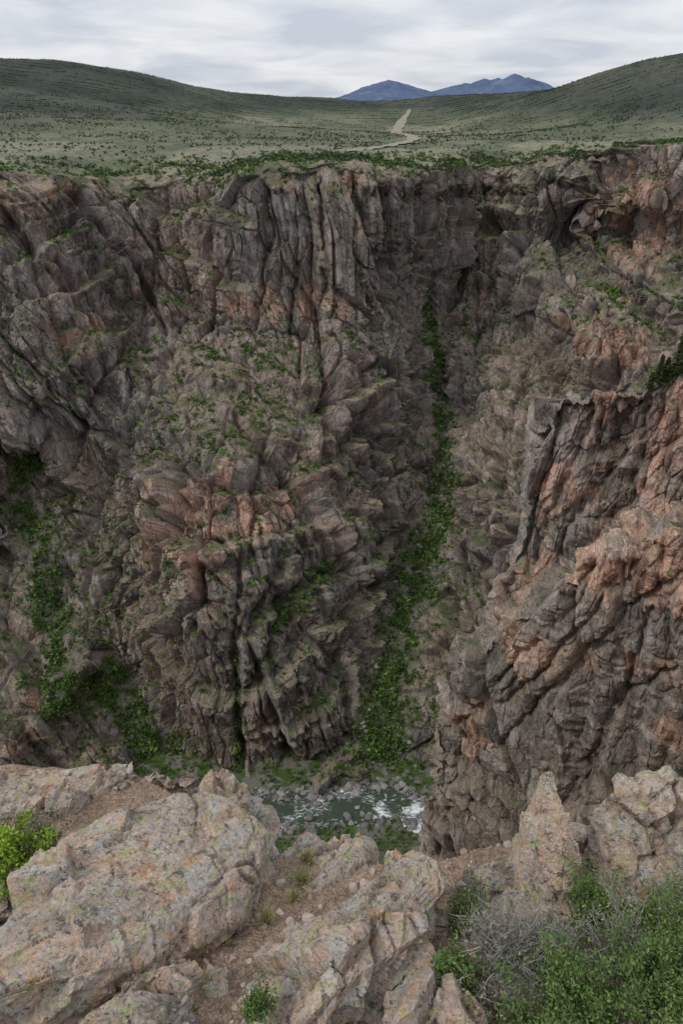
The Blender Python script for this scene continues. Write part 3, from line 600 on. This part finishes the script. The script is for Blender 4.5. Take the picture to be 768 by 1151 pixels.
# ================= FOREGROUND PLANTS =================
def shrub(name,c,rad,h,nst,nl,colA,colB,stemcol,leaf=.011,leafstart=.35,twigs=3):
    e=bpy.data.objects.new(name,None); scene.collection.objects.link(e)
    V=[];Fc=[];Lp=[]; c=np.array(c)
    segs=7
    def stem(p,d,L,r0):
        pts=[p]; 
        for k in range(segs):
            d=d+rng.normal(0,.16,3)+np.array([0,0,.05]); d/=np.linalg.norm(d); pts.append(pts[-1]+d*L/segs)
        b=len(V)
        for k,q in enumerate(pts):
            r=r0*(1-.8*k/segs)
            for a in (0,2.09,4.19): V.append(q+np.array([math.cos(a)*r,math.sin(a)*r,0]))
        for k in range(segs):
            for a in range(3):
                i=b+k*3+a; j=b+k*3+(a+1)%3; Fc.append((i,j,j+3,i+3))
        return pts
    for s_ in range(nst):
        a=rng.random()*6.283; tl=rng.random()**.6; d=np.array([math.cos(a)*tl*rad/h*1.3,math.sin(a)*tl*rad/h*1.3,1.]); d/=np.linalg.norm(d)
        L=h*(.5+.65*rng.random())*math.sqrt(1+(tl*rad/h)**2)*.9
        pts=stem(c+rng.normal(0,rad*.12,3)*[1,1,0],d,L,.004)
        Lp+=pts[2:]
        for k in range(twigs):
            i=rng.integers(2,segs); dd=d+rng.normal(0,.6,3); dd/=np.linalg.norm(dd); pp=stem(pts[i],dd,L*.4,.0022); Lp+=pp[2:]
    Vs=np.array(V); add_obj("stems",raw_mesh("stems",Vs,np.array(Fc),4,np.tile(np.array(stemcol),(len(Vs),1))*(.7+.6*rng.random((len(Vs),1)))),MAT_FOL,e)
    if nl>0:
        Lp=np.array(Lp); i=rng.integers(0,len(Lp),nl); cc=Lp[i]+rng.normal(0,.016,(nl,3))
        a=randdir(nl); a[:,2]=np.abs(a[:,2])*.8+.2; b=np.cross(a,randdir(nl)); b/=np.linalg.norm(b,axis=1,keepdims=True)
        s=(leaf*(.6+.8*rng.random(nl)))[:,None]
        V2=np.stack([cc-a*s,cc+b*s*.45,cc+a*s,cc-b*s*.45],1).reshape(-1,3)
        hh=rng.random((nl,1))*.5+.5*((i[:,None]//6)%29)/29; col=(np.array(colA)*(1-hh)+np.array(colB)*hh)*(.7+.6*rng.random((nl,1)))
        add_obj("leaves",raw_mesh("leaves",V2,np.arange(nl*4).reshape(-1,4),4,np.repeat(col,4,0)),MAT_FOL,e)
def tuft(c,h,n,colA=(.13,.16,.04),colB=(.3,.28,.12)):
    V=[];c=np.array(c); cl=[]
    for k in range(n):
        a=rng.random()*6.283; l=h*(.6+.6*rng.random()); t_=rng.random()*.7; b=c+rng.normal(0,h*.12,3)*[1,1,0]; d=np.array([math.cos(a)*t_,math.sin(a)*t_,1]); s=np.array([-math.sin(a),math.cos(a),0])*.0018
        m_=b+d*l*.5; tp=b+d*l*.9+np.array([math.cos(a)*t_,math.sin(a)*t_,-.2])*l*.3
        V+=[b-s,b+s,m_+s*.8,m_-s*.8, m_-s*.8,m_+s*.8,tp+s*.2,tp-s*.2]; h_=rng.random(); cl+=[np.array(colA)*(1-h_)+np.array(colB)*h_]*8
    V=np.array(V); add_obj("grass_tuft",raw_mesh("grass_tuft",V,np.arange(len(V)).reshape(-1,4),4,np.array(cl)),MAT_FOL)
def at(px,py,z,dz=0): 
    p=px_at_z(px,py,z); return (p[0],p[1],p[2]+dz)
LG=((.085,.135,.035),(.18,.245,.075)); BG=((.055,.10,.028),(.13,.20,.055)); GRY=(.25,.23,.21)
shrub("green_shrub",at(15,985,-3.45),.2,.26,40,8000,(.12,.20,.02),(.26,.36,.04),(.15,.12,.08),.012)
shrub("sagebrush",at(50,962,-3.55),.18,.28,40,2200,(.10,.13,.06),(.17,.19,.11),GRY,.009)
shrub("green_shrub",at(650,1160,-3.1),.30,.28,80,17000,*BG,(.13,.11,.08),.008)
shrub("green_shrub",at(745,1125,-3.15),.28,.30,80,15000,*BG,(.13,.11,.08),.008)
shrub("green_shrub",at(780,1190,-3.05),.28,.24,60,12000,*LG,(.13,.11,.08),.008)
shrub("green_shrub",at(595,1180,-3.05),.16,.13,50,6000,*BG,(.13,.11,.08),.008)
shrub("green_shrub",at(665,1035,-3.36),.18,.22,50,7000,*BG,(.13,.11,.08),.008)
shrub("green_shrub",at(735,1060,-3.3),.2,.18,40,5000,*LG,(.13,.11,.08),.008)
shrub("green_shrub",at(512,1105,-3.2),.12,.15,40,4500,*BG,(.13,.11,.08),.008)
shrub("green_shrub",at(288,1135,-3.15),.07,.13,24,1800,*BG,(.13,.11,.08),.008)
shrub("sagebrush",at(560,1090,-3.2),.26,.24,130,1800,(.16,.17,.12),(.22,.23,.16),GRY,.008,.35,6)
shrub("sagebrush",at(610,1085,-3.25),.22,.26,100,1500,(.16,.17,.12),(.22,.23,.16),GRY,.008,.35,6)
shrub("sagebrush",at(700,1085,-3.2),.22,.22,90,2500,(.14,.16,.08),(.2,.22,.13),GRY,.008,.35,5)
shrub("sagebrush",at(755,1025,-3.35),.2,.2,60,2500,(.12,.15,.07),(.2,.22,.12),GRY,.008,.35,4)
shrub("green_shrub",at(520,1035,-3.42),.14,.14,40,3000,(.10,.15,.04),(.18,.22,.08),GRY,.008)
for (a,b,z,h,n) in [(232,1098,-3.25,.1,90),(300,1040,-3.5,.11,90),(340,985,-3.5,.12,90),(345,965,-3.6,.1,70),(260,1060,-3.4,.05,30),(310,1075,-3.35,.07,40),(470,1120,-3.1,.06,30),(330,1010,-3.5,.1,60),(215,1120,-3.15,.05,30),(600,1000,-3.35,.07,40),(555,985,-3.4,.08,40)]:
    p=at(a,b,z); tuft((p[0],p[1],max(gh(p[0],p[1]),p[2]-.12)),h,n)

# ================= SKY, SUN, CAMERA =================
w=bpy.data.worlds.new("World"); scene.world=w; w.use_nodes=True; t=w.node_tree; t.nodes.clear()
o=t.nodes.new('ShaderNodeOutputWorld'); bg=t.nodes.new('ShaderNodeBackground'); bg.inputs[1].default_value=.1; t.links.new(bg.outputs[0],o.inputs[0])
sk=t.nodes.new('ShaderNodeTexSky'); sk.sky_type='NISHITA'; sk.sun_disc=False; sk.sun_elevation=math.radians(45); sk.sun_rotation=math.radians(250)
tc=t.nodes.new('ShaderNodeTexCoord'); sep=t.nodes.new('ShaderNodeSeparateXYZ'); t.links.new(tc.outputs['Generated'],sep.inputs[0])
def M(op,a,b):
    x=t.nodes.new('ShaderNodeMath'); x.operation=op
    for v,i in ((a,0),(b,1)):
        if isinstance(v,(int,float)): x.inputs[i].default_value=v
        else: t.links.new(v,x.inputs[i])
    return x.outputs[0]
zc=M('MAXIMUM',sep.outputs[2],0); den=M('ADD',zc,.12)
cb=t.nodes.new('ShaderNodeCombineXYZ'); t.links.new(M('DIVIDE',sep.outputs[0],den),cb.inputs[0]); t.links.new(M('DIVIDE',sep.outputs[1],den),cb.inputs[1])
nz=t.nodes.new('ShaderNodeTexNoise'); nz.inputs['Scale'].default_value=1.1; nz.inputs['Detail'].default_value=6; nz.inputs['Roughness'].default_value=.5; nz.inputs['Distortion'].default_value=.5; t.links.new(cb.outputs[0],nz.inputs['Vector'])
rp_=t.nodes.new('ShaderNodeValToRGB'); el=rp_.color_ramp.elements; el.new(.5)
for i,(p_,c_) in enumerate([(.36,(.56,.61,.69)),(.50,(.71,.74,.79)),(.62,(.83,.85,.87))]): el[i].position=p_; el[i].color=(*c_,1)
t.links.new(nz.outputs['Fac'],rp_.inputs[0])
# overcast luminance: zenith brighter than the horizon
sc=t.nodes.new('ShaderNodeVectorMath'); sc.operation='SCALE'; t.links.new(M('ADD',M('MULTIPLY',zc,7.),9.8),sc.inputs['Scale']); t.links.new(rp_.outputs[0],sc.inputs[0])
mx=t.nodes.new('ShaderNodeMix'); mx.data_type='RGBA'; mx.inputs[0].default_value=.94; t.links.new(sk.outputs[0],mx.inputs[6]); t.links.new(sc.outputs[0],mx.inputs[7]); t.links.new(mx.outputs[2],bg.inputs[0])
sl=bpy.data.lights.new("sun",'SUN'); sl.energy=1.5; sl.angle=math.radians(10); sl.color=(1,.95,.88); so=bpy.data.objects.new("sun",sl); scene.collection.objects.link(so)
so.rotation_euler=(math.radians(45),0,math.radians(-68))
cam=bpy.data.cameras.new("camera"); cam.sensor_fit='VERTICAL'; cam.sensor_height=36; cam.lens=24; cam.clip_start=.05; cam.clip_end=120000
co=bpy.data.objects.new("camera",cam); scene.collection.objects.link(co); co.rotation_euler=(math.radians(90)-PITCH,0,0); scene.camera=co
scene.view_settings.view_transform='Standard'; scene.view_settings.look='None'; scene.view_settings.exposure=0
print("done",time.time()-T0)
